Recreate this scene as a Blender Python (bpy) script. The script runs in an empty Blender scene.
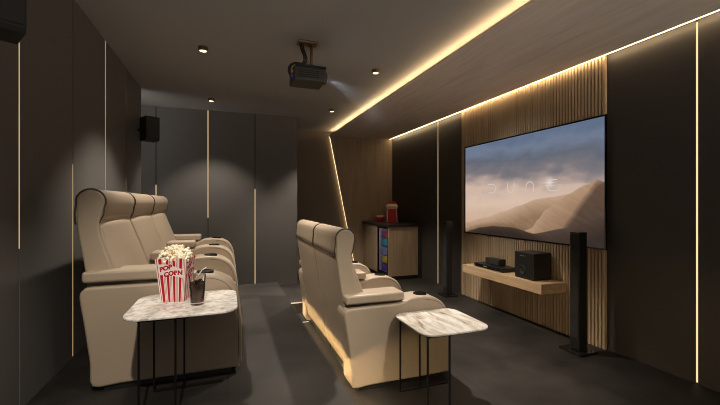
import bpy, bmesh, math, random
from mathutils import Vector, Matrix
R = math.radians
random.seed(7)
scene = bpy.context.scene
COL = scene.collection

# ------------------------------------------------------------------ materials
def new_mat(name):
    m = bpy.data.materials.new(name); m.use_nodes = True
    nt = m.node_tree
    return m, nt, nt.nodes['Principled BSDF']

def plain(name, col, rough=0.5, metal=0.0, spec=0.5, bump=0.0, bscale=200.0, var=0.0, vscale=6.0, coat=0.0):
    m, nt, b = new_mat(name)
    b.inputs['Base Color'].default_value = (*col, 1)
    b.inputs['Roughness'].default_value = rough
    b.inputs['Metallic'].default_value = metal
    b.inputs['Specular IOR Level'].default_value = spec
    if coat: b.inputs['Coat Weight'].default_value = coat
    tc = nt.nodes.new('ShaderNodeTexCoord')
    if var:
        n = nt.nodes.new('ShaderNodeTexNoise'); n.inputs['Scale'].default_value = vscale; n.inputs['Detail'].default_value = 4
        mx = nt.nodes.new('ShaderNodeMix'); mx.data_type = 'RGBA'
        mx.inputs[6].default_value = (*[c*(1-var) for c in col], 1); mx.inputs[7].default_value = (*[c*(1+var) for c in col], 1)
        nt.links.new(tc.outputs['Object'], n.inputs['Vector']); nt.links.new(n.outputs['Fac'], mx.inputs[0])
        nt.links.new(mx.outputs[2], b.inputs['Base Color'])
    if bump:
        n = nt.nodes.new('ShaderNodeTexNoise'); n.inputs['Scale'].default_value = bscale; n.inputs['Detail'].default_value = 3
        bp = nt.nodes.new('ShaderNodeBump'); bp.inputs['Strength'].default_value = bump; bp.inputs['Distance'].default_value = 0.002
        nt.links.new(tc.outputs['Object'], n.inputs['Vector']); nt.links.new(n.outputs['Fac'], bp.inputs['Height'])
        nt.links.new(bp.outputs['Normal'], b.inputs['Normal'])
    return m

def emit(name, col, strength):
    m = bpy.data.materials.new(name); m.use_nodes = True
    nt = m.node_tree; nt.nodes.clear()
    o = nt.nodes.new('ShaderNodeOutputMaterial'); e = nt.nodes.new('ShaderNodeEmission')
    e.inputs['Color'].default_value = (*col, 1); e.inputs['Strength'].default_value = strength
    nt.links.new(e.outputs[0], o.inputs[0])
    return m

def ramp(nt, stops):
    r = nt.nodes.new('ShaderNodeValToRGB')
    el = r.color_ramp.elements
    while len(el) < len(stops): el.new(0.5)
    for e, (p, c) in zip(el, stops):
        e.position = p; e.color = (*c, 1)
    return r

def wood(name, c0, c1, axis='Z', rough=0.55, scale=1.0, bump=0.15):
    """oak with grain stretched along one axis"""
    m, nt, b = new_mat(name)
    tc = nt.nodes.new('ShaderNodeTexCoord'); mp = nt.nodes.new('ShaderNodeMapping')
    s = {'X': (0.9, 14, 14), 'Y': (14, 0.9, 14), 'Z': (14, 14, 0.9)}[axis]
    mp.inputs['Scale'].default_value = [v*scale for v in s]
    n = nt.nodes.new('ShaderNodeTexNoise'); n.inputs['Scale'].default_value = 1.6; n.inputs['Detail'].default_value = 8
    n.inputs['Roughness'].default_value = 0.65; n.inputs['Distortion'].default_value = 0.6
    r = ramp(nt, [(0.3, c0), (0.7, c1)])
    bp = nt.nodes.new('ShaderNodeBump'); bp.inputs['Strength'].default_value = bump; bp.inputs['Distance'].default_value = 0.002
    L = nt.links.new
    L(tc.outputs['Object'], mp.inputs['Vector']); L(mp.outputs[0], n.inputs['Vector']); L(n.outputs['Fac'], r.inputs[0])
    L(r.outputs[0], b.inputs['Base Color']); L(n.outputs['Fac'], bp.inputs['Height']); L(bp.outputs[0], b.inputs['Normal'])
    b.inputs['Roughness'].default_value = rough
    return m

def tiles(name):
    m, nt, b = new_mat(name)
    L = nt.links.new
    tc = nt.nodes.new('ShaderNodeTexCoord')
    br = nt.nodes.new('ShaderNodeTexBrick'); br.offset = 0.0; br.squash = 1.0
    br.inputs['Scale'].default_value = 1.0; br.inputs['Brick Width'].default_value = 0.8; br.inputs['Row Height'].default_value = 0.8
    br.inputs['Mortar Size'].default_value = 0.003; br.inputs['Mortar Smooth'].default_value = 0.2
    br.inputs['Color1'].default_value = (0.0140, 0.0124, 0.0110, 1); br.inputs['Color2'].default_value = (0.0185, 0.0164, 0.0146, 1)
    br.inputs['Mortar'].default_value = (0.008, 0.0072, 0.0066, 1)
    n = nt.nodes.new('ShaderNodeTexNoise'); n.inputs['Scale'].default_value = 2.6; n.inputs['Detail'].default_value = 9; n.inputs['Roughness'].default_value = 0.62
    r = ramp(nt, [(0.3, (0.42, 0.42, 0.42)), (0.72, (1.9, 1.85, 1.8))])
    mx = nt.nodes.new('ShaderNodeMix'); mx.data_type = 'RGBA'; mx.blend_type = 'MULTIPLY'; mx.inputs[0].default_value = 1
    L(tc.outputs['Object'], br.inputs['Vector']); L(tc.outputs['Object'], n.inputs['Vector']); L(n.outputs['Fac'], r.inputs[0])
    L(br.outputs['Color'], mx.inputs[6]); L(r.outputs[0], mx.inputs[7]); L(mx.outputs[2], b.inputs['Base Color'])
    r2 = nt.nodes.new('ShaderNodeMapRange'); r2.inputs[3].default_value = 0.5; r2.inputs[4].default_value = 0.75; b.inputs['Specular IOR Level'].default_value = 0.3
    L(n.outputs['Fac'], r2.inputs[0]); L(r2.outputs[0], b.inputs['Roughness'])
    bp = nt.nodes.new('ShaderNodeBump'); bp.inputs['Strength'].default_value = 0.12; bp.inputs['Distance'].default_value = 0.003
    L(n.outputs['Fac'], bp.inputs['Height']); L(bp.outputs[0], b.inputs['Normal'])
    return m

def marble(name, stretch, turn, stops):
    m, nt, b = new_mat(name)
    L = nt.links.new
    tc = nt.nodes.new('ShaderNodeTexCoord'); mp = nt.nodes.new('ShaderNodeMapping')
    mp.inputs['Scale'].default_value = stretch; mp.inputs['Rotation'].default_value = (0, 0, R(turn))
    n = nt.nodes.new('ShaderNodeTexNoise'); n.inputs['Scale'].default_value = 5.0; n.inputs['Detail'].default_value = 9
    n.inputs['Roughness'].default_value = 0.62; n.inputs['Distortion'].default_value = 1.3
    r = ramp(nt, stops)
    L(tc.outputs['Object'], mp.inputs['Vector']); L(mp.outputs[0], n.inputs['Vector']); L(n.outputs['Fac'], r.inputs[0])
    L(r.outputs[0], b.inputs['Base Color']); b.inputs['Roughness'].default_value = 0.22
    return m

def glass(name, rough=0.0, col=(1, 1, 1), ior=1.45):
    m, nt, b = new_mat(name)
    b.inputs['Base Color'].default_value = (*col, 1); b.inputs['Transmission Weight'].default_value = 1
    b.inputs['Roughness'].default_value = rough; b.inputs['IOR'].default_value = ior
    return m

WARM = (1.0, 0.72, 0.40)
M = {
 'leather': plain('cream_leather', (0.325, 0.262, 0.192), 0.46, bump=0.25, bscale=260, var=0.05, vscale=5),
 'seam': plain('brown_seam', (0.055, 0.04, 0.028), 0.6),
 'black': plain('black_plastic', (0.012, 0.012, 0.012), 0.35),
 'matte_black': plain('matte_black', (0.010, 0.0095, 0.006), 0.65),
 'gloss_black': plain('gloss_black', (0.008, 0.008, 0.008), 0.12),
 'grille': plain('speaker_grille', (0.018, 0.017, 0.016), 0.75, bump=0.6, bscale=700),
 'steel': plain('black_steel', (0.012, 0.011, 0.010), 0.4, metal=0.6),
 'wall': plain('taupe_panel', (0.104, 0.097, 0.091), 0.5, var=0.03, vscale=2),
 'wall_dark': plain('dark_panel', (0.045, 0.040, 0.036), 0.5, var=0.04, vscale=2),
 'nook': plain('brown_panel', (0.15, 0.115, 0.08), 0.5, var=0.04, vscale=2),
 'groove': plain('groove_shadow_gap', (0.012, 0.011, 0.010), 0.8),
 'ceiling': plain('ceiling_paint', (0.27, 0.253, 0.242), 0.7, bump=0.05, bscale=60),
 'soffit': wood('soffit_oak', (0.56, 0.46, 0.375), (0.74, 0.64, 0.54), 'Y', 0.5),
 'oak': wood('oak_panel', (0.29, 0.205, 0.125), (0.44, 0.325, 0.21), 'Z', 0.5),
 'oak_slat': wood('oak_slat', (0.40, 0.285, 0.175), (0.52, 0.385, 0.25), 'Z', 0.6, 0.5, 0.0),
 'oak_shelf': wood('oak_shelf', (0.38, 0.255, 0.145), (0.56, 0.40, 0.245), 'Y', 0.5),
 'counter': plain('dark_stone', (0.022, 0.018, 0.016), 0.35, var=0.2, vscale=20),
 'tile': tiles('dark_stone_tiles'),
 'marble': marble('white_marble', (3.2, 3.2, 3.2), 0, [(0.28, (0.30, 0.26, 0.21)), (0.40, (0.50, 0.47, 0.43)), (0.52, (0.76, 0.73, 0.69)), (0.7, (0.88, 0.86, 0.83))]),
 'marble_vein': marble('veined_marble', (3.2, 0.62, 1), 8, [(0.32, (0.25, 0.205, 0.15)), (0.42, (0.44, 0.40, 0.345)), (0.54, (0.58, 0.56, 0.525)), (0.7, (0.76, 0.745, 0.715))]),
 'red': plain('red_paper', (0.46, 0.005, 0.010), 0.55, spec=0.25),
 'white': plain('white_paper', (0.78, 0.74, 0.70), 0.55),
 'red_gloss': plain('red_enamel', (0.46, 0.006, 0.006), 0.35, spec=0.3),
 'cream': plain('cream_plastic', (0.72, 0.60, 0.42), 0.5),
 'corn': plain('popcorn_white', (0.92, 0.84, 0.66), 0.75, var=0.10, vscale=70),
 'corn_gold': plain('popcorn_golden', (0.62, 0.34, 0.09), 0.6, var=0.25, vscale=70),
 'cola': plain('dark_cola', (0.075, 0.033, 0.021), 0.15, var=0.5, vscale=90),
 'ice': glass('ice_cube', 0.05, (0.75, 0.6, 0.5), 1.31),
 'glass': glass('clear_glass', ior=1.18),
 'bronze': plain('bronze_metal', (0.20, 0.125, 0.07), 0.4, metal=0.7),
 'projector': plain('projector_shell', (0.042, 0.037, 0.032), 0.5),
 'orange': plain('orange_plug', (0.7, 0.2, 0.03), 0.4),
 'blue': plain('blue_plug', (0.03, 0.08, 0.5), 0.4),
 'grey_mark': plain('grey_badge', (0.3, 0.3, 0.3), 0.4, metal=0.5),
 'liner': plain('fridge_liner', (0.42, 0.40, 0.50), 0.5),
 'chrome': plain('chrome', (0.6, 0.58, 0.55), 0.2, metal=1.0),
 'led_wall': emit('warm_strip_glow', (1.0, 0.70, 0.33), 0.68),
 'led_right': emit('bright_strip_glow', (1.0, 0.76, 0.40), 1.15),
 'led_cove': emit('cove_strip_glow', WARM, 27.0),
 'led_slot': emit('slot_strip_glow', WARM, 27.0),
 'led_riser': emit('riser_strip_glow', (1.0, 0.72, 0.37), 210.0),
 'led_diag': emit('slanted_strip_glow', WARM, 6.0),
 'led_step': emit('step_strip_glow', (1.0, 0.85, 0.65), 0.8),
 'lamp': emit('downlight_glow', (1.0, 0.82, 0.55), 3.0),
 'lens': emit('projector_lens_glow', (0.85, 0.92, 1.0), 9.0),
 'fridge_light': emit('fridge_light_glow', (0.80, 0.72, 1.0), 70.0),
 'title': emit('screen_title_glow', (1.0, 0.90, 0.84), 0.64),
}

# ------------------------------------------------------------------ mesh helpers
def link(name, bm, mats, parent=None, smooth=False, bevel=0.0, seg=2, loc=None):
    me = bpy.data.meshes.new(name)
    bmesh.ops.recalc_face_normals(bm, faces=bm.faces)
    bm.to_mesh(me); bm.free()
    for m in (mats if isinstance(mats, (list, tuple)) else [mats]): me.materials.append(m)
    o = bpy.data.objects.new(name, me); COL.objects.link(o)
    if smooth: me.polygons.foreach_set('use_smooth', [p.loop_total <= 6 for p in me.polygons])
    if bevel:
        b = o.modifiers.new('bevel', 'BEVEL'); b.width = bevel; b.segments = seg; b.limit_method = 'ANGLE'; b.angle_limit = R(35)
    if parent is not None: o.parent = parent
    if loc: o.location = loc
    return o

def box(bm, x0, x1, y0, y1, z0, z1, mi=0, mat=None):
    v = [bm.verts.new((x, y, z)) for x in (x0, x1) for y in (y0, y1) for z in (z0, z1)]
    if mat is not None:
        for q in v: q.co = mat @ q.co
    fs = [bm.faces.new([v[i] for i in f]) for f in ((0, 1, 3, 2), (4, 6, 7, 5), (0, 4, 5, 1), (2, 3, 7, 6), (0, 2, 6, 4), (1, 5, 7, 3))]
    for f in fs: f.material_index = mi
    return v

def boxo(name, b, m, parent=None, bevel=0.0, seg=2):
    bm = bmesh.new(); box(bm, *b); return link(name, bm, m, parent, bevel=bevel, seg=seg)

def lathe(bm, prof, n=24, c=(0, 0), mi=0, mat=None):
    """prof: list of (r, z); closes at r == 0"""
    rings = []
    for r, z in prof:
        if r < 1e-6: rings.append([bm.verts.new((c[0], c[1], z))])
        else: rings.append([bm.verts.new((c[0]+r*math.cos(2*math.pi*k/n), c[1]+r*math.sin(2*math.pi*k/n), z)) for k in range(n)])
    if mat is not None:
        for rg in rings:
            for q in rg: q.co = mat @ q.co
    for a, b in zip(rings, rings[1:]):
        for k in range(n):
            k2 = (k+1) % n
            if len(a) == 1 and len(b) == 1: continue
            if len(a) == 1: f = bm.faces.new((a[0], b[k], b[k2]))
            elif len(b) == 1: f = bm.faces.new((a[k], b[0], a[k2]))
            else: f = bm.faces.new((a[k], b[k], b[k2], a[k2]))
            f.material_index = mi
    return rings

def tube(bm, pts, r, n=8, closed=False, mi=0):
    pts = [Vector(p) for p in pts]
    rings = []
    N = len(pts)
    up = Vector((0, 0, 1))
    for i, p in enumerate(pts):
        a = pts[i-1] if (i > 0 or closed) else p
        b = pts[(i+1) % N] if (i < N-1 or closed) else p
        t = (b-a).normalized()
        ref = up if abs(t.z) < 0.95 else Vector((0, 1, 0))
        s = t.cross(ref).normalized(); q = s.cross(t)
        rings.append([bm.verts.new(p + r*(math.cos(2*math.pi*k/n)*s + math.sin(2*math.pi*k/n)*q)) for k in range(n)])
    rng = range(N if closed else N-1)
    for i in rng:
        a, b = rings[i], rings[(i+1) % N]
        for k in range(n):
            f = bm.faces.new((a[k], b[k], b[(k+1) % n], a[(k+1) % n])); f.material_index = mi
    if not closed:
        bm.faces.new(rings[0]).material_index = mi; bm.faces.new(rings[-1][::-1]).material_index = mi

def spline(pts, per=5, closed=True):
    """Catmull-Rom through pts"""
    out = []; n = len(pts)
    for i in range(n if closed else n-1):
        p0, p1, p2, p3 = [Vector(pts[(i+k) % n]) if closed else Vector(pts[min(max(i+k, 0), n-1)]) for k in (-1, 0, 1, 2)]
        for k in range(per):
            t = k/per
            out.append(0.5*((2*p1)+(p2-p0)*t+(2*p0-5*p1+4*p2-p3)*t*t+(3*p1-p0-3*p2+p3)*t**3))
    if not closed: out.append(Vector(pts[-1]))
    return out

def inset(prof, d):
    n = len(prof); out = []
    area = sum(prof[i][0]*prof[(i+1) % n][1]-prof[(i+1) % n][0]*prof[i][1] for i in range(n))
    s = 1 if area > 0 else -1
    for i in range(n):
        a, b, c = Vector(prof[i-1]), Vector(prof[i]), Vector(prof[(i+1) % n])
        t = (c-a).normalized()
        out.append(b + d*s*Vector((-t.y, t.x)))
    if d:   # fold small loops at tight corners into their crossing point
        for i in range(n):
            for k in range(2, 8):
                j = (i+k) % n
                p, q, a, b = out[i], out[(i+1) % n], out[j], out[(j+1) % n]
                u, v = q-p, b-a
                den = u.x*v.y-u.y*v.x
                if abs(den) < 1e-12: continue
                w_ = a-p; t = (w_.x*v.y-w_.y*v.x)/den; h = (w_.x*u.y-w_.y*u.x)/den
                if 0 < t < 1 and 0 < h < 1:
                    x = p+u*t
                    for m in range(1, k+1): out[(i+m) % n] = x + (out[(i+m) % n]-x)*1e-3
    return out

def puffy(bm, prof, y0, y1, r, n=4, bulge=0.0, m=5):
    """profile in (x, z) swept along y with rounded ends, an optional swell in the middle"""
    secs = []
    for k in range(n+1):
        a = math.pi/2*k/n
        secs.append((y0 + r*(1-math.sin(a)), r*(1-math.cos(a))))
    secs = [(y0 + r*(1-math.cos(math.pi/2*k/n)), r*(1-math.sin(math.pi/2*k/n))) for k in range(n+1)]
    mid = [(y0+r+(y1-y0-2*r)*k/m, -bulge*math.sin(math.pi*k/m)) for k in range(1, m)]
    end = [(y1-(y-y0), d) for y, d in secs[::-1]]
    rings = []
    for y, d in secs+mid+end:
        rings.append([bm.verts.new((p[0], y, p[1])) for p in inset(prof, d)])
    N = len(prof)
    for a, b in zip(rings, rings[1:]):
        for k in range(N): bm.faces.new((a[k], a[(k+1) % N], b[(k+1) % N], b[k]))
    for f in (bm.faces.new(rings[0]), bm.faces.new(rings[-1][::-1])): f.tag = True

def rrect(x0, x1, z0, z1, r, n=5):
    out = []
    for cx, cz, a0 in ((x1-r, z1-r, 0), (x0+r, z1-r, 90), (x0+r, z0+r, 180), (x1-r, z0+r, 270)):
        for k in range(n+1):
            a = R(a0+90*k/n); out.append((cx+r*math.cos(a), cz+r*math.sin(a)))
    return out

def extrude_poly(bm, pts, z0, z1, mi=0):
    lo = [bm.verts.new((p[0], p[1], z0)) for p in pts]; hi = [bm.verts.new((p[0], p[1], z1)) for p in pts]
    n = len(pts)
    fs = [bm.faces.new(lo[::-1]), bm.faces.new(hi)] + [bm.faces.new((lo[k], lo[(k+1) % n], hi[(k+1) % n], hi[k])) for k in range(n)]
    for f in fs: f.material_index = mi

def text_pieces(s, size, bold=0.0):
    cu = bpy.data.curves.new('lettering', 'FONT'); cu.body = s; cu.size = size; cu.align_x = 'CENTER'; cu.align_y = 'CENTER'; cu.offset = bold
    o = bpy.data.objects.new('lettering', cu); COL.objects.link(o)
    dg = bpy.context.evaluated_depsgraph_get(); dg.update()
    me = bpy.data.meshes.new_from_object(o.evaluated_get(dg))
    vs = [tuple(v.co) for v in me.vertices]; fs = [tuple(p.vertices) for p in me.polygons]
    bpy.data.objects.remove(o); bpy.data.curves.remove(cu); bpy.data.meshes.remove(me)
    return vs, fs

def tag(o, label, cat, group=None, kind=None):
    o['label'] = label; o['category'] = cat
    if group: o['group'] = group
    if kind: o['kind'] = kind
    return o

def thing(name, label, cat, loc=(0, 0, 0), rz=0.0, group=None):
    o = bpy.data.objects.new(name, None); COL.objects.link(o)
    o.location = loc; o.rotation_euler = (0, 0, rz); o.empty_display_size = 0.1
    return tag(o, label, cat, group)

def struct(o, label=None):
    o['kind'] = 'structure'
    if label: o['label'] = label
    return o

def copy_tree(o, parent=None):
    c = o.copy(); COL.objects.link(c); c.parent = parent
    if parent is not None: c.matrix_parent_inverse = o.matrix_parent_inverse.copy()
    for ch in list(o.children): copy_tree(ch, c)
    return c

# ------------------------------------------------------------------ key dimensions (metres)
XL, XR = -0.945, 3.05           # left panel wall, right wall
YB, YN = 5.70, 6.72             # back wall, niche wall
YR = -1.6                       # wall behind the camera
ZC, ZS = 2.58, 2.50             # ceiling, soffit underside
XS = 1.785                       # soffit edge
PZ = 0.25                       # raised platform
PX, PY = 0.59, 4.73             # platform right edge / far edge

# ------------------------------------------------------------------ room shell
struct(boxo('floor', (-2.0, XR+0.2, YR-0.1, 7.0, -0.1, 0.0), M['tile']), 'dark stone tile floor')
bm = bmesh.new()
box(bm, -2.0, PX-0.03, YR, PY, 0.0, PZ-0.06); box(bm, -2.0, PX, YR, PY, PZ-0.06, PZ)
struct(link('floor_platform', bm, M['tile']), 'raised dark tiled platform under the left row of seats')
struct(boxo('floor_step', (PX+0.002, 1.35, 4.18, 5.0, 0.0, 0.125), M['tile']), 'low tiled step beside the platform')
struct(boxo('ceiling', (-2.0, XR+0.2, YR-0.1, 7.0, ZC, ZC+0.1), M['ceiling']), 'flat taupe ceiling')
bm = bmesh.new()
box(bm, XS, 2.992, YR, YN, ZS, ZS+0.022); box(bm, 1.90, 1.93, YR, YN, ZS+0.022, ZC)
struct(link('ceiling_soffit', bm, M['soffit']), 'dropped oak soffit along the screen wall')

def panel_wall(name, seams, lo, hi, fixed, axis, z0, z1, thick, sign, m, label):
    """row of flat panels with shadow gaps at the seams; sign points into the room"""
    bm = bmesh.new(); g = 0.006
    cuts = [lo] + seams + [hi]
    for a, b in zip(cuts, cuts[1:]):
        a2 = a + (g if a != lo else 0); b2 = b - (g if b != hi else 0)
        f0, f1 = sorted((fixed, fixed - sign*0.014))
        if axis == 'Y': box(bm, f0, f1, a2, b2, z0, z1, 0)
        else: box(bm, a2, b2, f0, f1, z0, z1, 0)
    f0, f1 = sorted((fixed - sign*0.014, fixed - sign*thick))
    if axis == 'Y': box(bm, f0, f1, lo, hi, z0, z1, 1)
    else: box(bm, lo, hi, f0, f1, z0, z1, 1)
    return struct(link(name, bm, [m, M['groove']]), label)

LS = [-0.38, 0.27, 0.92, 1.57, 2.22, 2.87, 3.545, 4.19]
panel_wall('wall_left', LS, YR, 4.86, XL, 'Y', PZ, ZC, 0.12, 1, M['wall'], 'left wall of taupe panels')
BS = [-0.93, -0.27, 0.38]
panel_wall('wall_back', BS, -1.9, 1.01, YB, 'X', 0.0, ZC, 0.10, -1, M['wall'], 'back wall of taupe panels')
RS = [0.30, 1.607, 4.94]
panel_wall('wall_right', RS, YR, YN+0.1, XR, 'Y', 0.0, ZC, 0.12, -1, M['wall_dark'], 'dark right wall')
struct(boxo('wall_recess', (-2.0, -1.9, 4.86, 5.8, 0, ZC), M['wall']))
struct(boxo('wall_niche', (0.35, XR, YN, YN+0.1, 0, ZC), M['nook']), 'brown wall at the far end of the niche')
struct(boxo('wall_corridor', (0.25, 0.35, YB+0.1, YN+0.1, 0, ZC), M['nook']))
# slanted oak panel on the niche wall
bm = bmesh.new()
poly = [(1.795, ZS), (XR-0.001, ZS), (XR-0.001, 0.0), (2.30, 0.0)]
lo = [bm.verts.new((x, YN-0.035, z)) for x, z in poly]; hi = [bm.verts.new((x, YN-0.10, z)) for x, z in poly]
bm.faces.new(lo); bm.faces.new(hi[::-1])
for k in range(4): bm.faces.new((lo[k], hi[k], hi[(k+1) % 4], lo[(k+1) % 4]))
tag(link('wall_panel', bm, M['oak']), 'large flat oak wall panel with a slanted left edge, behind the cabinet', 'wall panel')

# ------------------------------------------------------------------ light strips
def strip(b, m, label, group=None):
    o = boxo('light_strip', b, m); return tag(o, label, 'light strip', group)
GL = 'light strips in the left wall'
w = 0.0055
strip((XL-0.013, XL-0.001, 2.22-w, 2.22+w, 1.03, ZC-0.002), M['led_wall'], 'vertical light strip hanging below the nearest left wall speaker', GL)
strip((XL-0.013, XL-0.001, 2.87-w, 2.87+w, PZ+0.01, 1.50), M['led_wall'], 'low vertical light strip on the left wall just left of the nearest recliner', GL)
strip((XL-0.013, XL-0.001, 3.545-w, 3.545+w, 1.03, ZC-0.002), M['led_wall'], 'vertical light strip from ceiling down behind the left row headrests', GL)
strip((XL-0.013, XL-0.001, 4.19-w, 4.19+w, PZ+0.01, 1.49), M['led_wall'], 'farthest left wall light strip, short and peeking above the headrests', GL)
GB = 'light strips in the back wall'
w = 0.008
strip((-0.93-w, -0.93+w, YB+0.001, YB+0.013, 0.01, 1.50), M['led_wall'], 'short light strip showing on the back wall just above the last headrest', GB)
strip((-0.27-w, -0.27+w, YB+0.001, YB+0.013, 1.04, ZC-0.002), M['led_wall'], 'high vertical light strip on the back wall running down from the ceiling', GB)
strip((0.38-w, 0.38+w, YB+0.001, YB+0.013, 0.01, 1.46), M['led_wall'], 'low vertical light strip on the back wall reaching down to the floor', GB)
GR = 'light strips in the right wall'
w = 0.0058
strip((XR+0.001, XR+0.013, 1.607-w, 1.607+w, 0.01, ZS), M['led_right'], 'full height light strip on the dark right wall, right of the screen', GR)
strip((XR+0.001, XR+0.013, 4.94-w, 4.94+w, 0.01, ZS), M['led_right'], 'full height light strip on the dark wall left of the screen', GR)
strip((1.815, 1.827, YR, YN-0.12, ZS+0.024, ZS+0.034), M['led_cove'], 'long warm strip glowing in the cove between ceiling and oak soffit')
strip((2.9915, 3.005, YR, YN-0.11, ZS+0.002, ZS+0.010), M['led_slot'], 'long warm strip along the top of the screen wall')
strip((PX-0.0295, PX-0.024, YR, 4.15, PZ-0.068, PZ-0.063), M['led_riser'], 'warm strip hidden under the platform nosing behind the front row')
strip((PX+0.02, 1.30, 4.168, 4.1805, 0.112, 0.122), M['led_step'], 'thin pale strip along the front edge of the low step')
strip((PX-0.02, 0.80, 3.82, 3.835, 0.0005, 0.004), M['led_step'], 'thin pale strip on the floor behind the front row')
bm = bmesh.new()
pl = [(1.795+0.008, ZS-0.005), (1.795+0.020, ZS-0.005), (2.30+0.020, 0.005), (2.30+0.008, 0.005)]
lo = [bm.verts.new((x, YN-0.001, z)) for x, z in pl]; hi = [bm.verts.new((x, YN-0.0345, z)) for x, z in pl]
bm.faces.new(lo); bm.faces.new(hi[::-1])
for k in range(4): bm.faces.new((lo[k], hi[k], hi[(k+1) % 4], lo[(k+1) % 4]))
tag(link('light_strip', bm, M['led_diag']), 'slanted warm light strip behind the edge of the oak panel', 'light strip')

# ------------------------------------------------------------------ slats behind the screen
bm = bmesh.new()
SY0, SY1 = 2.246, 4.297
box(bm, 3.0455, 3.0495, SY0, SY1, 0.0, ZS, 1)
n = 62; pitch = (SY1-SY0)/n
for k in range(n):
    box(bm, 3.0185, 3.0455, SY0+k*pitch, SY0+k*pitch+pitch*0.60, 0.0, ZS, 0)
slats = link('slat_panel', bm, [M['oak_slat'], M['groove']])
tag(slats, 'tall panel of vertical oak slats behind the screen', 'wall panel')

# ------------------------------------------------------------------ recliners
HC, HR = (0.043, 1.008), 0.069
HEAD = [(HC[0]+HR*math.cos(R(a)), HC[1]+HR*math.sin(R(a))) for a in range(-24, 199, 12)] + [(-0.031, 0.94), (-0.027, 0.890), (0.02, 0.885), (0.076, 0.884), (0.099, 0.935)]
BACK = [(0.085, 0.10), (0.066, 0.28), (0.034, 0.50), (0.006, 0.70), (-0.020, 0.87)] + [(HC[0]+0.066*math.cos(R(a)), HC[1]+0.066*math.sin(R(a))) for a in range(190, -21, -15)] + [(0.082, 0.875), (0.104, 0.77), (0.145, 0.64), (0.19, 0.50), (0.22, 0.38), (0.225, 0.12)]
CUSH = [(0.055, 0.878), (0.086, 0.878), (0.112, 0.81), (0.155, 0.70), (0.205, 0.56), (0.25, 0.45), (0.235, 0.41), (0.17, 0.44), (0.12, 0.56), (0.08, 0.70), (0.055, 0.80)]
def arm_profile(x0):
    if x0 < 0.1:
        left = [(0.070, 0.036), (0.058, 0.16), (0.034, 0.35), (0.016, 0.475), (0.014, 0.52), (0.030, 0.546), (0.07, 0.557)]
    else:
        left = [(x0, 0.036), (x0, 0.16), (x0, 0.35), (x0, 0.475), (x0+0.004, 0.52), (x0+0.02, 0.546), (x0+0.06, 0.557)]
    return left + [(0.34, 0.559), (0.43, 0.565), (0.485, 0.585), (0.56, 0.592), (0.635, 0.589), (0.70, 0.572), (0.755, 0.533), (0.792, 0.47), (0.812, 0.38), (0.818, 0.26), (0.817, 0.10), (0.806, 0.048), (0.77, 0.034), (0.45, 0.034), (0.2, 0.034)]

def make_arm(root, yc, outer):
    bm = bmesh.new(); x0 = 0.0 if outer else 0.235
    puffy(bm, spline(arm_profile(x0), 3), yc-0.09, yc+0.09, 0.014)
    a = link('armrest', bm, M['leather'], root, smooth=True)
    bm = bmesh.new(); puffy(bm, rrect(0.022 if outer else 0.205, 0.448, 0.580, 0.640, 0.018), yc-0.0905, yc+0.092, 0.015)
    link('arm_pad', bm, M['leather'], a, smooth=True)
    bm = bmesh.new()
    lathe(bm, [(0.0, 0.5955), (0.036, 0.5955), (0.038, 0.5985), (0.047, 0.5985), (0.049, 0.594), (0.049, 0.585), (0, 0.585)], 28, (0.612, yc))
    link('cup_holder', bm, M['gloss_black'], a, smooth=False)
    # stitched seam on the outer side face
    bm = bmesh.new()
    pr = inset(spline(arm_profile(x0), 3), 0.020)
    side = [(p.x, yc-0.0895, p.y) for p in pr if p.x > 0.60 and p.y > 0.08]
    tube(bm, side, 0.0016, 6)
    link('seam', bm, M['seam'], a, smooth=True)
    return a

def make_recliner(first, last, W=0.75):
    """local origin: floor, rear, centre line of the nearer armrest"""
    root = bpy.data.objects.new('recliner', None); COL.objects.link(root); root.empty_display_size = 0.1
    y0, y1 = (-0.015 if first else -0.084), (W-0.035 if last else W-0.095)
    bm = bmesh.new(); puffy(bm, spline(BACK, 2), y0, y1, 0.012)
    bk = link('backrest', bm, M['leather'], root, smooth=True)
    bm = bmesh.new(); puffy(bm, spline(CUSH, 3), y0+0.010, y1-0.010, 0.02, bulge=0.014)
    link('back_cushion', bm, M['leather'], bk, smooth=True)
    bm = bmesh.new(); puffy(bm, HEAD, y0+0.008, y1-0.008, 0.004, n=2)
    hd = link('headrest', bm, M['leather'], root, smooth=True)
    for yy in (y0+0.0075, y1-0.0075):
        bm = bmesh.new()
        path = [(p[0], yy, p[1]) for p in HEAD[:20]] + [(-0.027, yy, 0.890)]
        tube(bm, [(0.077, yy, 0.884), (0.0995, yy, 0.935)] + path, 0.0044, 6)
        link('piping', bm, M['seam'], hd, smooth=True)
    bm = bmesh.new()
    tube(bm, [(-0.0265, y0+0.006, 0.889), (-0.0265, y1-0.006, 0.889)], 0.004, 6)
    tube(bm, [(0.077, y0+0.006, 0.882), (0.077, y1-0.006, 0.882)], 0.003, 6)
    link('seam', bm, M['seam'], hd, smooth=True)
    bm = bmesh.new(); puffy(bm, rrect(0.20, 0.775, 0.24, 0.455, 0.06), 0.093, W-0.095, 0.03, bulge=0.01)
    link('seat_cushion', bm, M['leather'], root, smooth=True)
    bm = bmesh.new(); puffy(bm, rrect(0.725, 0.80, 0.05, 0.40, 0.03), 0.097, W-0.098, 0.02)
    link('footrest', bm, M['leather'], root, smooth=True)
    link('base', (lambda b: (box(b, 0.12, 0.76, -0.07, W+(0.07 if last else -0.095), 0.0, 0.045), b)[1])(bmesh.new()), M['black'], root)
    make_arm(root, 0.0, first)
    if last: make_arm(root, W, True)
    return root

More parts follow.
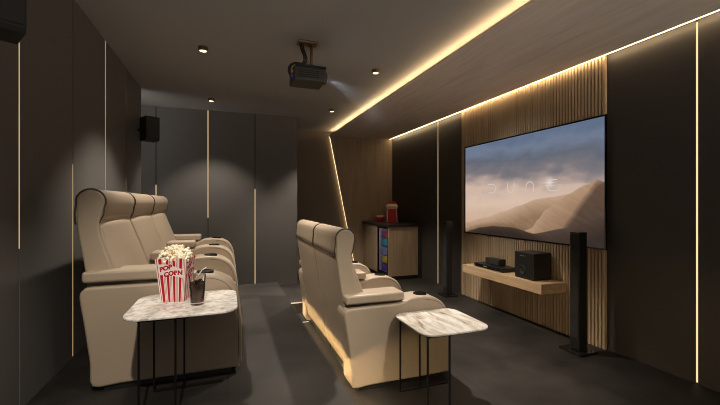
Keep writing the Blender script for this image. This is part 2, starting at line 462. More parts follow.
def place(o, x, y, z, label, group):
    o.location = (x, y, z); tag(o, label, 'recliner', group); return o
proto_first = make_recliner(True, False); proto_last = make_recliner(False, True); proto_mid = make_recliner(False, False)
Y0 = 2.372; W = 0.75
GLR, GRR = 'recliners in the raised left row', 'recliners in the front row'
place(proto_first, -0.74, Y0, PZ, 'cream leather recliner at the near end of the left row, behind the popcorn table', GLR)
place(proto_mid, -0.74, Y0+W, PZ, 'middle cream leather recliner of the left row of three', GLR)
place(proto_last, -0.74, Y0+2*W, PZ, 'cream leather recliner at the far end of the left row, nearest the back wall', GLR)
place(copy_tree(proto_first), 0.70, Y0, 0, 'cream leather recliner in the front pair, beside the bare marble table', GRR)
place(copy_tree(proto_last), 0.70, Y0+W, 0, 'cream leather recliner in the front pair, the one nearer the oak cabinet', GRR)

# ------------------------------------------------------------------ side tables
def make_table(label, x0, y0, z, lx, m, bar, wt):
    t = thing('side_table', label, 'side table', (x0, y0, z), group='marble side tables')
    bm = bmesh.new(); extrude_poly(bm, rrect(0, wt, 0, 0.455, 0.085, 9), 0.487, 0.50)
    link('tabletop', bm, m, t, bevel=0.004)
    for y in (0.03, 0.385):
        for k, x in enumerate((lx, lx+0.145)):
            boxo('leg', (x-0.0045, x+0.0045, y-0.0045, y+0.0045, 0.0, 0.477), M['steel'], t)
        boxo('foot_bar', (lx+0.0045, lx+bar, y-0.008, y+0.008, 0.0, 0.011), M['steel'], t)
        boxo('support_bar', (lx-0.0045, lx+0.20, y-0.008, y+0.008, 0.477, 0.487), M['steel'], t)
    return t
make_table('marble side table with thin black legs holding popcorn and a cola', -0.440, 1.815, PZ, 0.072, M['marble'], 0.34, 0.485)
make_table('bare veined marble side table with thin black legs by the front recliner', 1.044, 1.818, 0.0, 0.03, M['marble_vein'], 0.36, 0.468)

# ------------------------------------------------------------------ popcorn bucket
TZ = PZ + 0.5005
bk = thing('popcorn_bucket', 'red and white striped popcorn bucket on the left marble table', 'popcorn bucket', (-0.252, 2.120, TZ), R(-14))
hb, ht, H = 0.054, 0.0745, 0.222
def side_pt(k, u, v, off=0.0):
    """u, v in 0..1 on side k (0 = front, facing -y)"""
    h = hb + (ht-hb)*v
    z = H*v + (0.004*math.cos((u-0.5)*math.pi*2)*v if True else 0)
    p = Vector(((2*u-1)*h, -h-off, z))
    return Matrix.Rotation(R(90*k), 3, 'Z') @ p
bm = bmesh.new()
cols = [(0.0, 0), (0.035, 1), (0.06, 0), (0.10, 1), (0.205, 0), (0.235, 1), (0.25, 0), (0.285, 1), (0.30, 0), (0.335, 1), (0.425, 0), (0.455, 1), (0.47, 0), (0.505, 1), (0.52, 0), (0.56, 1), (0.65, 0), (0.68, 1), (0.695, 0), (0.73, 1), (0.745, 0), (0.785, 1), (0.875, 0), (0.905, 1), (0.92, 0), (0.955, 1), (0.97, 0), (1.0, 0)]
for k in range(4):
    for (u0, c), (u1, _) in zip(cols, cols[1:]):
        for v0, v1 in ((0, 0.5), (0.5, 1)):
            f = bm.faces.new([bm.verts.new(side_pt(k, *q)) for q in ((u0, v0), (u1, v0), (u1, v1), (u0, v1))]); f.material_index = c
bm.faces.new([bm.verts.new((x*hb, y*hb, 0.0)) for x, y in ((-1, -1), (1, -1), (1, 1), (-1, 1))])
bmesh.ops.remove_doubles(bm, verts=bm.verts, dist=1e-5)
link('carton', bm, [M['white'], M['red']], bk)
for k in (0, 1):
    bm = bmesh.new(); N = 12
    def band(u): return 0.635 - 0.03*u, 0.765 - 0.03*u
    rows = []
    for i in range(N+1):
        u = 0.10 + 0.86*i/N
        tilt = -0.055*math.sin((i/N-0.5)*math.pi)
        rows.append((bm.verts.new(side_pt(k, u, 0.60+tilt*0.6, 0.0012)), bm.verts.new(side_pt(k, u, 0.825+tilt, 0.0012))))
    for a, b in zip(rows, rows[1:]): bm.faces.new((a[0], b[0], b[1], a[1]))
    lb = link('label_band', bm, M['white'], bk)
    bm = bmesh.new()
    for s, uc, vc, sl in (('POP', 0.33, 0.775, 0.10), ('CORN', 0.58, 0.655, 0.10)):
        vs, fs = text_pieces(s, 0.030, 0.0018)
        q = [bm.verts.new(side_pt(k, uc + x/(2*0.066), vc + y/H + sl*(x/(2*0.066)), 0.0022)) for x, y, _ in vs]
        for f in fs:
            try: bm.faces.new([q[i] for i in f])
            except ValueError: pass
    link('lettering', bm, M['red'], lb)

# the popcorn
bm = bmesh.new(); rnd = random.Random(3)
def kernel(c, s, mi):
    nb = rnd.randint(3, 5)
    for j in range(nb):
        d = Vector((rnd.gauss(0, 1), rnd.gauss(0, 1), rnd.gauss(0, 1))).normalized()*s*0.62
        mt = Matrix.Translation(c+d) @ Matrix.Diagonal((*(rnd.uniform(0.75, 1.15) for _ in range(3)), 1))
        r = bmesh.ops.create_icosphere(bm, subdivisions=1, radius=s*rnd.uniform(0.55, 0.8), matrix=mt)
        for f in {f for v in r['verts'] for f in v.link_faces}: f.material_index = mi; f.smooth = True
for i in range(210):
    a = rnd.uniform(0, 2*math.pi); q = math.sqrt(rnd.random())
    rr = 0.073*q; x, y = rr*math.cos(a)*1.0, rr*math.sin(a)
    x = max(-0.066, min(0.066, x*1.2)); y = max(-0.066, min(0.066, y*1.2))
    z = 0.216 + 0.056*(1-q**2.0) + rnd.uniform(-0.016, 0.007)
    kernel(Vector((x, y, z)), rnd.uniform(0.0085, 0.0125), 1 if rnd.random() < 0.10 else 0)
pc = link('popcorn', bm, [M['corn'], M['corn_gold']])
pc.location = bk.location; pc.rotation_euler = bk.rotation_euler
tag(pc, 'heap of buttery popcorn filling the striped bucket', 'popcorn', kind='stuff')

# ------------------------------------------------------------------ cola glass and straw
gl = thing('drinking_glass', 'clear glass of dark cola beside the popcorn bucket', 'glass', (-0.142, 1.978, TZ))
bm = bmesh.new()
lathe(bm, [(0, 0.0), (0.029, 0.0), (0.031, 0.004), (0.0385, 0.146), (0.0375, 0.148), (0.0366, 0.146), (0.0300, 0.014), (0, 0.012)], 32)
link('tumbler', bm, M['glass'], gl, smooth=True)
bm = bmesh.new(); lathe(bm, [(0, 0.0125), (0.0296, 0.0145), (0.0342, 0.104), (0, 0.104)], 32)
link('cola', bm, M['cola'], gl, smooth=False)
for a, (x, y, z) in enumerate([(-0.010, -0.008, 0.104), (0.013, 0.010, 0.102), (0.004, -0.018, 0.100)]):
    bm = bmesh.new(); box(bm, -0.010, 0.010, -0.010, 0.010, -0.010, 0.010)
    c = link('ice_cube', bm, M['ice'], gl, bevel=0.003); c.location = (x, y, z+0.004); c.rotation_euler = (0.5*a, 0.4+a, a)
bm = bmesh.new(); tube(bm, [(-0.014, 0.006, 0.113), (0.017, 0.004, 0.162), (0.019, 0.004, 0.166), (0.040, 0.0, 0.180)], 0.0024, 10)
st = link('drinking_straw', bm, M['white'], smooth=True); st.location = gl.location
tag(st, 'white bent straw leaning in the cola glass', 'straw')

# ------------------------------------------------------------------ television
tv = thing('television', 'large flat screen showing sand dunes on the slatted wall', 'television', (3.01, 3.212, 1.426))
TW, TH = 1.976, 1.152      # outer
bm = bmesh.new()
bz = 0.014
for b in ((-TW/2, TW/2, TH/2-bz, TH/2), (-TW/2, TW/2, -TH/2, -TH/2+bz), (-TW/2, -TW/2+bz, -TH/2+bz, TH/2-bz), (TW/2-bz, TW/2, -TH/2+bz, TH/2-bz)):
    box(bm, -0.004, 0.006, b[0], b[1], b[2], b[3])
box(bm, 0.003, 0.0075, -TW/2, TW/2, -TH/2, TH/2)
link('frame', bm, M['gloss_black'], tv)
def lerp(a, b, t): t = max(0, min(1, t)); return tuple(x+(y-x)*t for x, y in zip(a, b))
def curve(pts, u):
    if u <= pts[0][0]: return pts[0][1]
    for (a, va), (b, vb) in zip(pts, pts[1:]):
        if u <= b:
            t = (u-a)/(b-a); t = t*t*(3-2*t)*0.5+t*0.5; return va+(vb-va)*t
    return pts[-1][1]
MID = [(0, 0.112), (0.2, 0.18), (0.37, 0.255), (0.5, 0.318), (0.62, 0.378), (0.72, 0.396), (0.83, 0.42), (1.0, 0.40)]
BIG = [(0.3, -0.1), (0.45, 0.02), (0.588, 0.106), (0.63, 0.19), (0.684, 0.285), (0.76, 0.36), (0.813, 0.416), (0.908, 0.486), (0.965, 0.524), (1.0, 0.50)]
FRO = [(0, -0.1), (0.40, 0.0), (0.588, 0.055), (0.813, 0.133), (0.908, 0.187), (1.0, 0.245)]
DRK = [(0, 0.0), (0.07, 0.03), (0.16, 0.069), (0.284, 0.096), (0.448, 0.098), (0.614, 0.055), (0.75, 0.0), (1, -0.1)]
from mathutils import noise as mn
def fbm(x, y, o=4):
    return mn.fractal(Vector((x, y, 3.1)), 1.0, 2.0, o)
def srgb(c): return tuple((v/255/12.92 if v < 10 else ((v/255+0.055)/1.055)**2.4) for v in c)
def picture(u, v):
    n1 = fbm(u*3.0+1.7*v, v*7.0); n2 = fbm(u*9-v*3.5, v*2.2+5)
    t = v + 0.065*n1 + 0.05*n2 + 0.10*(u-0.5)*(1 if v > 0.5 else 0.3)
    stops = [(0.10, (204, 172, 148)), (0.34, (216, 190, 170)), (0.47, (206, 180, 164)), (0.57, (172, 153, 146)), (0.66, (122, 117, 121)), (0.78, (98, 103, 116)), (0.90, (110, 122, 143)), (1.0, (95, 109, 134))]
    t += 0.04*fbm(u*5+20, v*12+3)
    c = stops[0][1]
    for (a, ca), (b, cb) in zip(stops, stops[1:]):
        if t >= a: c = lerp(ca, cb, (t-a)/(b-a))
    # glow of the pale disc in the title
    g = math.exp(-(((u-0.705)*1.78)**2+(v-0.525)**2)/0.0016); c = lerp(c, (236, 222, 214), 0.75*g)
    g = math.exp(-((u-0.705)/0.045)**2-((v-0.525)/0.006)**2); c = lerp(c, (236, 222, 214), 0.5*g)
    m = curve(MID, u); b = curve(BIG, u); f = curve(FRO, u); d = curve(DRK, u)
    rip = 7*fbm(u*9, v*30+u*24)
    soft = lambda e: max(0.0, min(1.0, (e-v)/0.006+0.5))
    if v < m+0.01:
        k = (m-v)/0.16
        q = lerp((192, 160, 134), (142, 113, 88), k); q = tuple(x+rip for x in q)
        if u < 0.5: q = lerp(q, (204, 180, 160), 0.55*max(0, (v-0.10)/0.18)*(1-u*1.6))
        if v < 0.16 and u < 0.7: q = lerp(q, (122, 95, 73), max(0, 1-(v-d)/0.05)*0.8)
        c = lerp(c, q, soft(m))
    if v < b+0.01 and u > 0.42:
        k = (b-v)/0.30
        left = lerp((178, 145, 118), (138, 108, 84), k)
        right = lerp((100, 80, 66), (82, 65, 54), k)
        edge = 0.955 - 0.62*(b-v) + 0.02*n2
        q = lerp(left, right, (u-edge)/0.07+0.3); q = tuple(x+rip for x in q)
        c = lerp(c, q, soft(b))
    if v < f+0.01:
        q = lerp((80, 64, 55), (56, 46, 41), (f-v)/0.14); c = lerp(c, tuple(x+rip*0.5 for x in q), soft(f))
    if v < d+0.01:
        q = lerp((70, 55, 46), (48, 38, 33), (d-v)/0.06); c = lerp(c, tuple(x+rip*0.5 for x in q), soft(d))
    return srgb(tuple(max(0, min(255, x)) for x in c))
NX, NZ = 320, 180
sw, sh = TW-2*bz, TH-2*bz
verts = []; faces = []; colors = []
for j in range(NZ+1):
    for i in range(NX+1):
        u, v = i/NX, j/NZ
        verts.append((0.002, sw*(0.5-u), sh*(v-0.5))); colors.append(picture(u, v))
for j in range(NZ):
    for i in range(NX):
        a = j*(NX+1)+i; faces.append((a, a+NX+1, a+NX+2, a+1))
me = bpy.data.meshes.new('screen'); me.from_pydata(verts, [], faces); me.update()
ca = me.color_attributes.new('picture', 'FLOAT_COLOR', 'POINT')
for k, c in enumerate(colors): ca.data[k].color = (*c, 1)
ms, nt, b = new_mat('screen_picture')
at = nt.nodes.new('ShaderNodeAttribute'); at.attribute_name = 'picture'
nt.links.new(at.outputs['Color'], b.inputs['Emission Color']); b.inputs['Emission Strength'].default_value = 1.0
b.inputs['Base Color'].default_value = (0.008, 0.008, 0.008, 1); b.inputs['Roughness'].default_value = 0.5; b.inputs['Specular IOR Level'].default_value = 0.1
me.materials.append(ms)
scr = bpy.data.objects.new('screen', me); COL.objects.link(scr); scr.parent = tv
# thin title letters on the screen: four open curves
def stroke(pts, wd=0.006):
    P = [Vector(p) for p in pts]; L2 = []
    for i, p in enumerate(P):
        t = (P[min(i+1, len(P)-1)]-P[max(i-1, 0)]).normalized(); nrm = Vector((-t.y, t.x))*wd/2
        L2.append((p+nrm, p-nrm))
    q = [(bm.verts.new((0.0012, -(a.x), a.y)), bm.verts.new((0.0012, -(c.x), c.y))) for a, c in L2]
    for a, c in zip(q, q[1:]): bm.faces.new((a[0], c[0], c[1], a[1]))
def arch(cx, cy, w, h, rot):
    """a U of width w, height h, turned by rot degrees about its centre"""
    r = w/2
    pts = [(-r, h/2)] + [(-r+0, -h/2+r)] + [(r*math.cos(R(a)), -h/2+r+r*math.sin(R(a))) for a in range(180, 361, 15)] + [(r, h/2)]
    m2 = Matrix.Rotation(R(rot), 2)
    return [tuple(m2 @ Vector(p)+Vector((cx, cy))) for p in pts]
zc = lambda z: z-1.426
yc = lambda y: -(y-3.212)
for pieces in ([(arch(yc(3.66), zc(1.425), 0.105, 0.13, 90), 0.010)], [(arch(yc(3.345), zc(1.425), 0.105, 0.11, 0), 0.010)],
               [(arch(yc(3.065), zc(1.42), 0.105, 0.11, 180), 0.010)],
               [(arch(yc(2.78), zc(1.425), 0.11, 0.12, -90), 0.010), ([(yc(2.86), zc(1.425)), (yc(2.67), zc(1.425))], 0.004)]):
    bm = bmesh.new()
    for pts, wd in pieces: stroke(pts, wd)
    link('letter', bm, M['title'], tv)
boxo('back_case', (0.0075, 0.0079, -0.6, 0.6, -0.3, 0.3), M['black'], tv)

# ------------------------------------------------------------------ floating shelf and its devices
tag(boxo('wall_shelf', (2.71, 3.0175, 2.62, 3.825, 0.405, 0.50), M['oak_shelf'], bevel=0.002), 'floating oak shelf on the slatted wall below the screen', 'shelf')
sz = 0.501
rc = thing('media_player', 'flat black media player on the left of the oak shelf', 'media player', (2.86, 3.43, sz))
boxo('case', (-0.10, 0.10, -0.24, 0.24, 0.006, 0.045), M['black'], rc, bevel=0.004)
boxo('front_panel', (-0.104, -0.100, -0.20, 0.20, 0.010, 0.040), M['gloss_black'], rc)
boxo('display', (-0.1052, -0.104, 0.0, 0.06, 0.020, 0.032), M['grey_mark'], rc)
for y in (-0.17, 0.17):
    bm = bmesh.new(); lathe(bm, [(0, 0), (0.015, 0), (0.015, 0.007), (0, 0.007)], 16, (-0.06, y)); link('foot', bm, M['matte_black'], rc)
bm = bmesh.new(); mt = Matrix.Translation((-0.104, -0.14, 0.025)) @ Matrix.Rotation(R(-90), 4, 'Y')
lathe(bm, [(0, 0), (0.011, 0), (0.010, 0.006), (0, 0.006)], 20, mat=mt); link('knob', bm, M['steel'], rc)
cs = thing('center_speaker', 'small black centre speaker standing on the media player', 'speaker', (2.87, 3.435, sz+0.0455))
boxo('cabinet', (-0.04, 0.05, -0.115, 0.115, 0.0, 0.072), M['black'], cs, bevel=0.006)
boxo('grille', (-0.046, -0.040, -0.108, 0.108, 0.006, 0.066), M['grille'], cs, bevel=0.002)
sb = thing('subwoofer', 'black cube subwoofer on the right of the oak shelf', 'speaker', (2.865, 2.875, sz))
boxo('cabinet', (-0.115, 0.115, -0.125, 0.125, 0.0, 0.262), M['black'], sb, bevel=0.012, seg=3)
bm = bmesh.new(); mt = Matrix.Translation((-0.116, 0.02, 0.085)) @ Matrix.Rotation(R(-90), 4, 'Y')
lathe(bm, [(0, 0.001), (0.034, 0.001), (0.040, 0.006), (0.046, 0.001), (0.046, -0.002)], 28, mat=mt); link('port', bm, M['matte_black'], sb, smooth=True)
boxo('badge', (-0.117, -0.115, -0.01, 0.05, 0.222, 0.230), M['grey_mark'], sb)

# ------------------------------------------------------------------ tower speakers
def tower(label, x, y):
    t = thing('tower_speaker', label, 'speaker', (x, y, 0), group='tower speakers either side of the screen')
    boxo('base_plate', (-0.10, 0.10, -0.105, 0.105, 0.0, 0.018), M['gloss_black'], t, bevel=0.004)
    boxo('column', (-0.042, 0.05, -0.045, 0.045, 0.018, 1.005), M['black'], t, bevel=0.008, seg=3)
    boxo('grille', (-0.047, -0.042, -0.038, 0.038, 0.12, 0.985), M['grille'], t, bevel=0.002)
    for z in (0.30, 0.55, 0.70, 0.86):
        bm = bmesh.new(); mt = Matrix.Translation((-0.047, 0, z)) @ Matrix.Rotation(R(-90), 4, 'Y')
        lathe(bm, [(0, 0.0002), (0.026, 0.0008), (0.030, 0.0022), (0.033, 0.0002)], 24, mat=mt); link('driver', bm, M['matte_black'], t, smooth=True)
    return t
tower('tall thin black tower speaker right of the shelf, in front of the slats', 2.785, 2.305)
tower('tall thin black tower speaker left of the screen, near the wall light strip', 2.80, 4.29)

# ------------------------------------------------------------------ wall speakers
def wall_speaker(label, xy, z, h):
    """origin: front left lower corner, turned 32 degrees"""
    t = thing('wall_speaker', label, 'speaker', (xy[0], xy[1], z), R(32), 'box speakers on the left wall')
    bm = bmesh.new()
    pr = [(0.0, 0.02), (0.015, 0.0), (0.155, 0.0), (0.17, 0.02), (0.17, h), (0.0, h)]
    lo = [bm.verts.new((0.0, y, zz)) for y, zz in pr]; hi = [bm.verts.new((0.142, y, zz)) for y, zz in pr]
    bm.faces.new(lo[::-1]); bm.faces.new(hi)
    for k in range(6): bm.faces.new((lo[k], lo[(k+1) % 6], hi[(k+1) % 6], hi[k]))
    link('cabinet', bm, M['matte_black'], t, bevel=0.003)
    boxo('grille', (0.008, 0.134, -0.006, 0.0, 0.028, h-0.008), plainer, t, bevel=0.002)
    return t
plainer = plain('bronze_grille', (0.020, 0.017, 0.015), 0.7, bump=0.5, bscale=600)
s1 = wall_speaker('black box speaker high on the left wall at the top left corner of the view', (-0.812, 1.60), 1.868, 0.29)
s2 = wall_speaker('small black box speaker at the far end of the left wall', (-0.83, 4.50), 1.933, 0.26)
for s in (s1, s2):   # bracket reaching the wall
    c = s.matrix_basis.copy()
    p = Matrix.Rotation(R(-32), 4, 'Z') @ Vector((XL-s.location.x, 0, 0))
    bm = bmesh.new(); tube(bm, [(0.06, 0.165, 0.13), (0.05, 0.19, 0.13), Matrix.Rotation(R(-32), 3, 'Z') @ Vector((XL+0.004-s.location.x, 0.165, 0)) + Vector((0, 0, 0.13))], 0.012, 10)
    link('bracket', bm, M['steel'], s, smooth=True)

# ------------------------------------------------------------------ downlights
LIGHTS = []
def spot(name, loc, power, angle, blend, col, target=None, size=0.02, parent=None):
    l = bpy.data.lights.new(name, 'SPOT'); l.energy = power; l.spot_size = R(angle); l.spot_blend = blend; l.color = col; l.shadow_soft_size = size
    o = bpy.data.objects.new(name, l); COL.objects.link(o); o.location = loc
    if target is not None:
        o.rotation_euler = (Vector(target)-Vector(loc)).to_track_quat('-Z', 'Y').to_euler()
    if parent is not None: o.parent = parent
    return o
DL = [(-0.20, 3.41, 'ceiling downlight above the left row of recliners'), (-0.20, 5.05, 'ceiling downlight over the aisle close to the back wall strip'),
      (1.39, 3.41, 'ceiling downlight right of the projector, nearer the camera'), (1.39, 5.05, 'ceiling downlight just before the far end of the cove'),
      (-0.20, 1.77, None), (1.39, 1.77, None), (-0.20, 0.13, None), (1.39, 0.13, None)]  # last four are out of view, added for more brightness
POWER = [165, 95, 300, 160, 38, 45, 250, 225]
for (x, y, lab), pw in zip(DL, POWER):
    t = thing('ceiling_downlight', lab or 'added ceiling downlight out of view above the near tables', 'downlight', (x, y, ZC), group='ceiling downlights' if lab else 'ceiling downlights nearer the viewer')
    bm = bmesh.new(); lathe(bm, [(0, 0.0), (0.040, 0.0), (0.040, -0.036), (0.034, -0.036), (0.030, -0.030), (0, -0.030)], 28)
    link('housing', bm, M['bronze'], t, smooth=False)
    bm = bmesh.new(); lathe(bm, [(0, -0.0305), (0.0285, -0.0305), (0.027, -0.033), (0, -0.034)], 24)
    link('bulb', bm, M['lamp'], t)
    spot('lamp', (0, 0, -0.045), pw, 48 if y < 1 else (64 if y < 2 else 94), 0.7 if y < 1 else 0.5, (1.0, 0.885, 0.75), target=((0.05 if x < 0 else -0.05, 1.85, -2.0) if y < 1 else (0, 0, -2.3)), size=0.03, parent=t)

# ------------------------------------------------------------------ projector
pj = thing('projector', 'dark ceiling projector on a bronze pole with its lens lit', 'projector', (0.625, 3.02, ZC))
boxo('body', (-0.135, 0.13, -0.10, 0.13, -0.345, -0.235), M['projector'], pj, bevel=0.014, seg=3)
boxo('top_cover', (-0.12, 0.132, -0.103, 0.12, -0.238, -0.218), M['matte_black'], pj, bevel=0.006)
for k in range(4):
    boxo('vent_slot', (-0.10, 0.07, -0.1015, -0.0995, -0.318+k*0.016, -0.311+k*0.016), M['matte_black'], pj)
bm = bmesh.new(); mt = Matrix.Translation((0.130, 0.0, -0.285)) @ Matrix.Rotation(R(90), 4, 'Y')
lathe(bm, [(0.050, -0.002), (0.050, 0.022), (0.043, 0.026), (0.040, 0.016), (0, 0.016)], 28, mat=mt); ring = link('lens_ring', bm, M['black'], pj, smooth=False)
bm = bmesh.new(); lathe(bm, [(0.039, 0.0165), (0.030, 0.026), (0, 0.030)], 24, mat=mt); link('lens', bm, M['lens'], ring, smooth=True)
boxo('ceiling_plate', (-0.085, 0.075, -0.05, 0.05, -0.018, 0.0), M['bronze'], pj, bevel=0.003)
bm = bmesh.new(); tube(bm, [(0.03, 0, -0.018), (0.03, 0, -0.215)], 0.014, 14); link('pole', bm, M['bronze'], pj, smooth=True)
bm = bmesh.new(); box(bm, -0.06, 0.10, -0.05, 0.05, -0.214, -0.206); link('mount_bracket', bm, M['bronze'], pj)
for k, (dx, c, sw_) in enumerate(((0.0, 'matte_black', 0.0), (0.012, 'matte_black', 0.02), (-0.012, 'matte_black', 0.035))):
    bm = bmesh.new()
    pts = [(-0.055+dx, 0.0, -0.018), (-0.05+dx, -0.03, -0.08), (-0.03+dx, -0.045, -0.15), (-0.05+dx, -0.06, -0.20), (-0.10-sw_*0.5, -0.07, -0.205), (-0.150-sw_*0.4, -0.07, -0.235), (-0.156-sw_*0.4, -0.06, -0.28), (-0.138, -0.05+0.03*k, -0.30)]
    tube(bm, spline(pts, 5, closed=False) if False else [tuple(p) for p in spline(pts, 5, closed=False)], 0.0055, 8); link('cable', bm, M['matte_black'], pj, smooth=True)
boxo('video_plug', (-0.150, -0.134, -0.07, -0.04, -0.285, -0.262), M['orange'], pj, bevel=0.003)
boxo('audio_plug', (-0.150, -0.134, -0.075, -0.045, -0.325, -0.300), M['blue'], pj, bevel=0.003)
# misty beam
bm = bmesh.new()
a0 = Vector((0.788, 3.02, ZC-0.285))
near = [(0, sy*0.030, sz_*0.022) for sy, sz_ in ((-1, -1), (1, -1), (1, 1), (-1, 1))]
fk = 0.28      # the haze thins out well before the screen
far = [((2.985-a0.x)*fk, (y-a0.y)*fk, (z-a0.z)*fk) for y, z in ((2.26, 0.88), (4.17, 0.88), (4.17, 1.98), (2.26, 1.98))]
lo = [bm.verts.new(p) for p in near]; hi = [bm.verts.new(p) for p in far]
bm.faces.new(lo); bm.faces.new(hi[::-1])
for k in range(4): bm.faces.new((lo[k], lo[(k+1) % 4], hi[(k+1) % 4], hi[k]))
mv = bpy.data.materials.new('lit_haze'); mv.use_nodes = True; nt = mv.node_tree; nt.nodes.clear()
o_ = nt.nodes.new('ShaderNodeOutputMaterial'); vs_ = nt.nodes.new('ShaderNodeVolumeScatter')
vs_.inputs['Density'].default_value = 0.16; vs_.inputs['Color'].default_value = (0.85, 0.92, 1.0, 1); vs_.inputs['Anisotropy'].default_value = 0.0
nt.links.new(vs_.outputs[0], o_.inputs['Volume'])
tb_ = nt.nodes.new('ShaderNodeTexCoord'); sb_ = nt.nodes.new('ShaderNodeSeparateXYZ'); rb_ = nt.nodes.new('ShaderNodeMapRange')
rb_.inputs[1].default_value = 0.0; rb_.inputs[2].default_value = 0.60; rb_.inputs[3].default_value = 0.12; rb_.inputs[4].default_value = 0.0
nt.links.new(tb_.outputs['Object'], sb_.inputs[0]); nt.links.new(sb_.outputs['X'], rb_.inputs[0]); nt.links.new(rb_.outputs[0], vs_.inputs['Density'])
hz = link('projector_beam', bm, mv); hz.location = a0
tag(hz, 'faint misty light beam spreading from the projector lens', 'light beam', kind='stuff')
spot('lamp', (a0.x+0.012, a0.y, a0.z), 34, 40, 0.5, (0.85, 0.92, 1.0), (3.0, 3.21, 1.43), 0.012)

# ------------------------------------------------------------------ corner cabinet
CX0, CX1, CY0, CY1 = 2.43, 2.965, 5.42, YN-0.103
cb = thing('cabinet', 'oak base cabinet in the far right corner under the dark worktop', 'cabinet', (0, 0, 0))
FY0, FY1 = 5.452, 5.885
boxo('end_panel', (CX0, CX1, CY0, FY0-0.004, 0.06, 0.858), M['oak'], cb, bevel=0.002)
boxo('carcass', (CX0+0.02, CX1, FY1+0.004, CY1, 0.06, 0.858), M['oak'], cb)
boxo('plinth', (CX0+0.03, CX1, CY0+0.02, CY1, 0.0, 0.058), M['matte_black'], cb)
boxo('back_panel', (CX1-0.012, CX1, FY0, FY1, 0.06, 0.858), M['oak'], cb)
boxo('filler_panel', (CX1+0.001, XR-0.001, CY0+0.015, CY0+0.035, 0.0, 0.858), M['wall_dark'], cb)
dr = boxo('drawer', (CX0, CX0+0.019, FY1+0.006, CY1-0.004, 0.70, 0.855), M['oak'], cb, bevel=0.002)
do = boxo('door', (CX0, CX0+0.019, FY1+0.006, CY1-0.004, 0.062, 0.694), M['oak'], cb, bevel=0.002)
tag(boxo('countertop', (CX0-0.015, XR-0.001, CY0-0.015, CY1, 0.860, 0.90), M['counter'], bevel=0.003), 'dark stone worktop on the oak corner cabinet', 'worktop')
# fridge
fr = thing('drinks_fridge', 'glass fronted drinks fridge lit violet inside the oak cabinet', 'fridge', (0, 0, 0))
bm = bmesh.new(); X1 = CX1-0.016
box(bm, CX0+0.03, X1, FY0, FY0+0.012, 0.06, 0.855); box(bm, CX0+0.03, X1, FY1-0.012, FY1, 0.06, 0.855)
box(bm, X1-0.012, X1, FY0+0.012, FY1-0.012, 0.06, 0.855); box(bm, CX0+0.03, X1-0.012, FY0+0.012, FY1-0.012, 0.06, 0.10); box(bm, CX0+0.03, X1-0.012, FY0+0.012, FY1-0.012, 0.835, 0.855)
link('body', bm, M['liner'], fr)
bm = bmesh.new()
for b in ((FY0, FY0+0.022, 0.06, 0.855), (FY1-0.022, FY1, 0.06, 0.855), (FY0+0.022, FY1-0.022, 0.825, 0.855), (FY0+0.022, FY1-0.022, 0.06, 0.11)):
    box(bm, CX0, CX0+0.028, *b)
dfr = link('door', bm, M['gloss_black'], fr)
boxo('pane', (CX0+0.010, CX0+0.014, FY0+0.022, FY1-0.022, 0.11, 0.825), M['glass'], dfr)
boxo('light_bar', (CX0+0.04, CX0+0.048, FY0+0.0125, FY0+0.020, 0.12, 0.82), M['fridge_light'], fr)
SHZ = [0.102, 0.245, 0.388, 0.531, 0.674]
CANC = [('purple', (0.16, 0.08, 0.40)), ('yellow', (0.75, 0.60, 0.05)), ('pale blue', (0.35, 0.50, 0.80)), ('turquoise', (0.03, 0.45, 0.60)), ('pink', (0.75, 0.10, 0.22))]
SHN = ['bottom', 'second lowest', 'middle', 'second highest', 'top']
for k, z in enumerate(SHZ):
    if k: boxo('shelf', (CX0+0.05, X1-0.013, FY0+0.013, FY1-0.013, z-0.006, z-0.001), M['chrome'], fr)
    cm = plain('can_'+CANC[k][0].replace(' ', '_'), CANC[k][1], 0.35)
    proto = None
    for j in range(5):
        y = FY0+0.055+j*0.075
        if proto is None:
            t = thing('drink_can', '', 'can', (CX0+0.088, y, z+0.0005), group='drink cans on the fridge shelves')
            bm = bmesh.new(); lathe(bm, [(0, 0), (0.024, 0), (0.031, 0.008), (0.031, 0.100), (0.026, 0.112), (0, 0.112)], 20); link('body', bm, cm, t, smooth=False)
            bm = bmesh.new(); lathe(bm, [(0, 0.1125), (0.025, 0.1125), (0.025, 0.115), (0, 0.1145)], 20); link('lid', bm, M['chrome'], t)
            proto = t
        else:
            t = copy_tree(proto); t.location = (CX0+0.088, y, z+0.0005)
        t['label'] = '%s drink can on the %s shelf of the lit fridge' % (CANC[k][0], SHN[k]); t['group'] = '%s cans on one fridge shelf' % CANC[k][0]

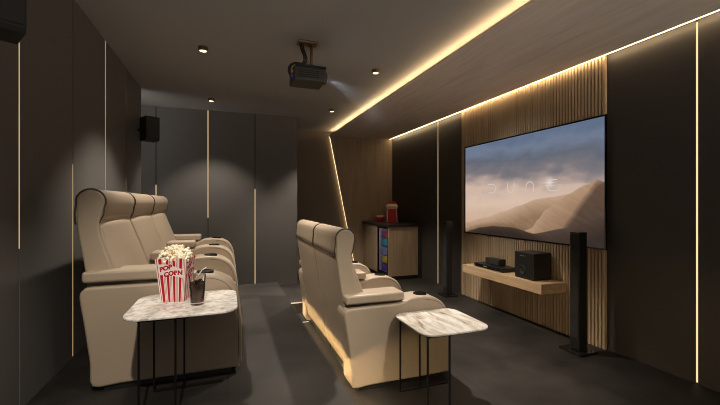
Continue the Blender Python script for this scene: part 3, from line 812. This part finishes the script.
# popcorn maker and bowl on the worktop
pm = thing('popcorn_maker', 'red and cream popcorn maker on the dark worktop', 'popcorn maker', (2.80, 6.10, 0.9005), R(-20))
pm.scale = (1.08, 1.08, 1.12)
def tap(bm, a0, a1, z0, z1, mi=0):
    lo = [bm.verts.new((x*a0, y*a0, z0)) for x, y in ((-1, -1), (1, -1), (1, 1), (-1, 1))]; hi = [bm.verts.new((x*a1, y*a1, z1)) for x, y in ((-1, -1), (1, -1), (1, 1), (-1, 1))]
    bm.faces.new(lo[::-1]); bm.faces.new(hi)
    for k in range(4): bm.faces.new((lo[k], lo[(k+1) % 4], hi[(k+1) % 4], hi[k]))
bm = bmesh.new(); tap(bm, 0.092, 0.078, 0.0, 0.215); bd = link('body', bm, M['red_gloss'], pm, bevel=0.006)
bm = bmesh.new()
for sx in (-1, 1):
    q = [bm.verts.new(p) for p in ((sx*0.080, -0.0925, 0.004), (sx*0.092, -0.0935, 0.004), (sx*0.079, -0.0795, 0.212), (sx*0.067, -0.0785, 0.212))]
    bm.faces.new(q)
    q = [bm.verts.new(p) for p in ((-0.0935, sx*0.092, 0.004), (-0.0925, sx*0.070, 0.004), (-0.0785, sx*0.060, 0.212), (-0.0795, sx*0.079, 0.212))]
    bm.faces.new(q)
link('white_stripe', bm, M['white'], bd)
bm = bmesh.new(); tap(bm, 0.082, 0.098, 0.216, 0.262); tap(bm, 0.098, 0.070, 0.262, 0.300); link('hopper', bm, M['cream'], pm, bevel=0.006)
bm = bmesh.new(); tap(bm, 0.076, 0.070, 0.301, 0.325); tap(bm, 0.070, 0.052, 0.325, 0.338); link('lid', bm, M['red_gloss'], pm, bevel=0.004)
bw = thing('bowl', 'small red bowl with a cream rim left of the popcorn maker', 'bowl', (2.625, 6.24, 0.9005))
bm = bmesh.new(); lathe(bm, [(0, 0), (0.048, 0), (0.052, 0.006), (0.078, 0.092), (0.074, 0.092), (0.05, 0.012), (0, 0.012)], 28); link('cup', bm, M['red_gloss'], bw, smooth=True)
bm = bmesh.new(); lathe(bm, [(0.079, 0.090), (0.088, 0.128), (0.083, 0.128), (0.075, 0.090)], 28); link('rim', bm, M['cream'], bw, smooth=True)

# ------------------------------------------------------------------ camera, world, view
cam = bpy.data.cameras.new('camera'); co = bpy.data.objects.new('camera', cam); COL.objects.link(co)
F = 368.0
cam.sensor_fit = 'HORIZONTAL'; cam.sensor_width = 36.0; cam.lens = F*36/720; cam.shift_y = 0.5/720; cam.clip_start = 0.02
co.location = (0, 0, 1.25); co.rotation_euler = (R(90), 0, -math.atan(132/F))
scene.camera = co
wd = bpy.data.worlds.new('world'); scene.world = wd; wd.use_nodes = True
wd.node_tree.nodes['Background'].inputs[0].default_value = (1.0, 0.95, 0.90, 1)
wn = wd.node_tree   # added fill light, shaped to brighten soffit and ceiling: strong from below, dim above
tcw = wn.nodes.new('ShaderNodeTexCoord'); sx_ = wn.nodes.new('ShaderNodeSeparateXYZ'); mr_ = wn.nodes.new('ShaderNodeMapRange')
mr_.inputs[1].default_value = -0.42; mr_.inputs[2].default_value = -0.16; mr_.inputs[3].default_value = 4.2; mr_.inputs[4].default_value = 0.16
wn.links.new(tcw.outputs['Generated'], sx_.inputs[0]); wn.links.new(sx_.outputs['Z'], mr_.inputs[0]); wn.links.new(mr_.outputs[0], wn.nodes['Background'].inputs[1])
scene.view_settings.view_transform = 'Standard'; scene.view_settings.look = 'None'
scene.view_settings.exposure = 0.0; scene.view_settings.gamma = 1.0; scene.view_settings.use_curve_mapping = False
scene.cycles.use_denoising = True
scene.cycles.filter_width = 1.0
scene.cycles.use_adaptive_sampling = False
scene.cycles.max_bounces = 8; scene.cycles.sample_clamp_indirect = 6.0
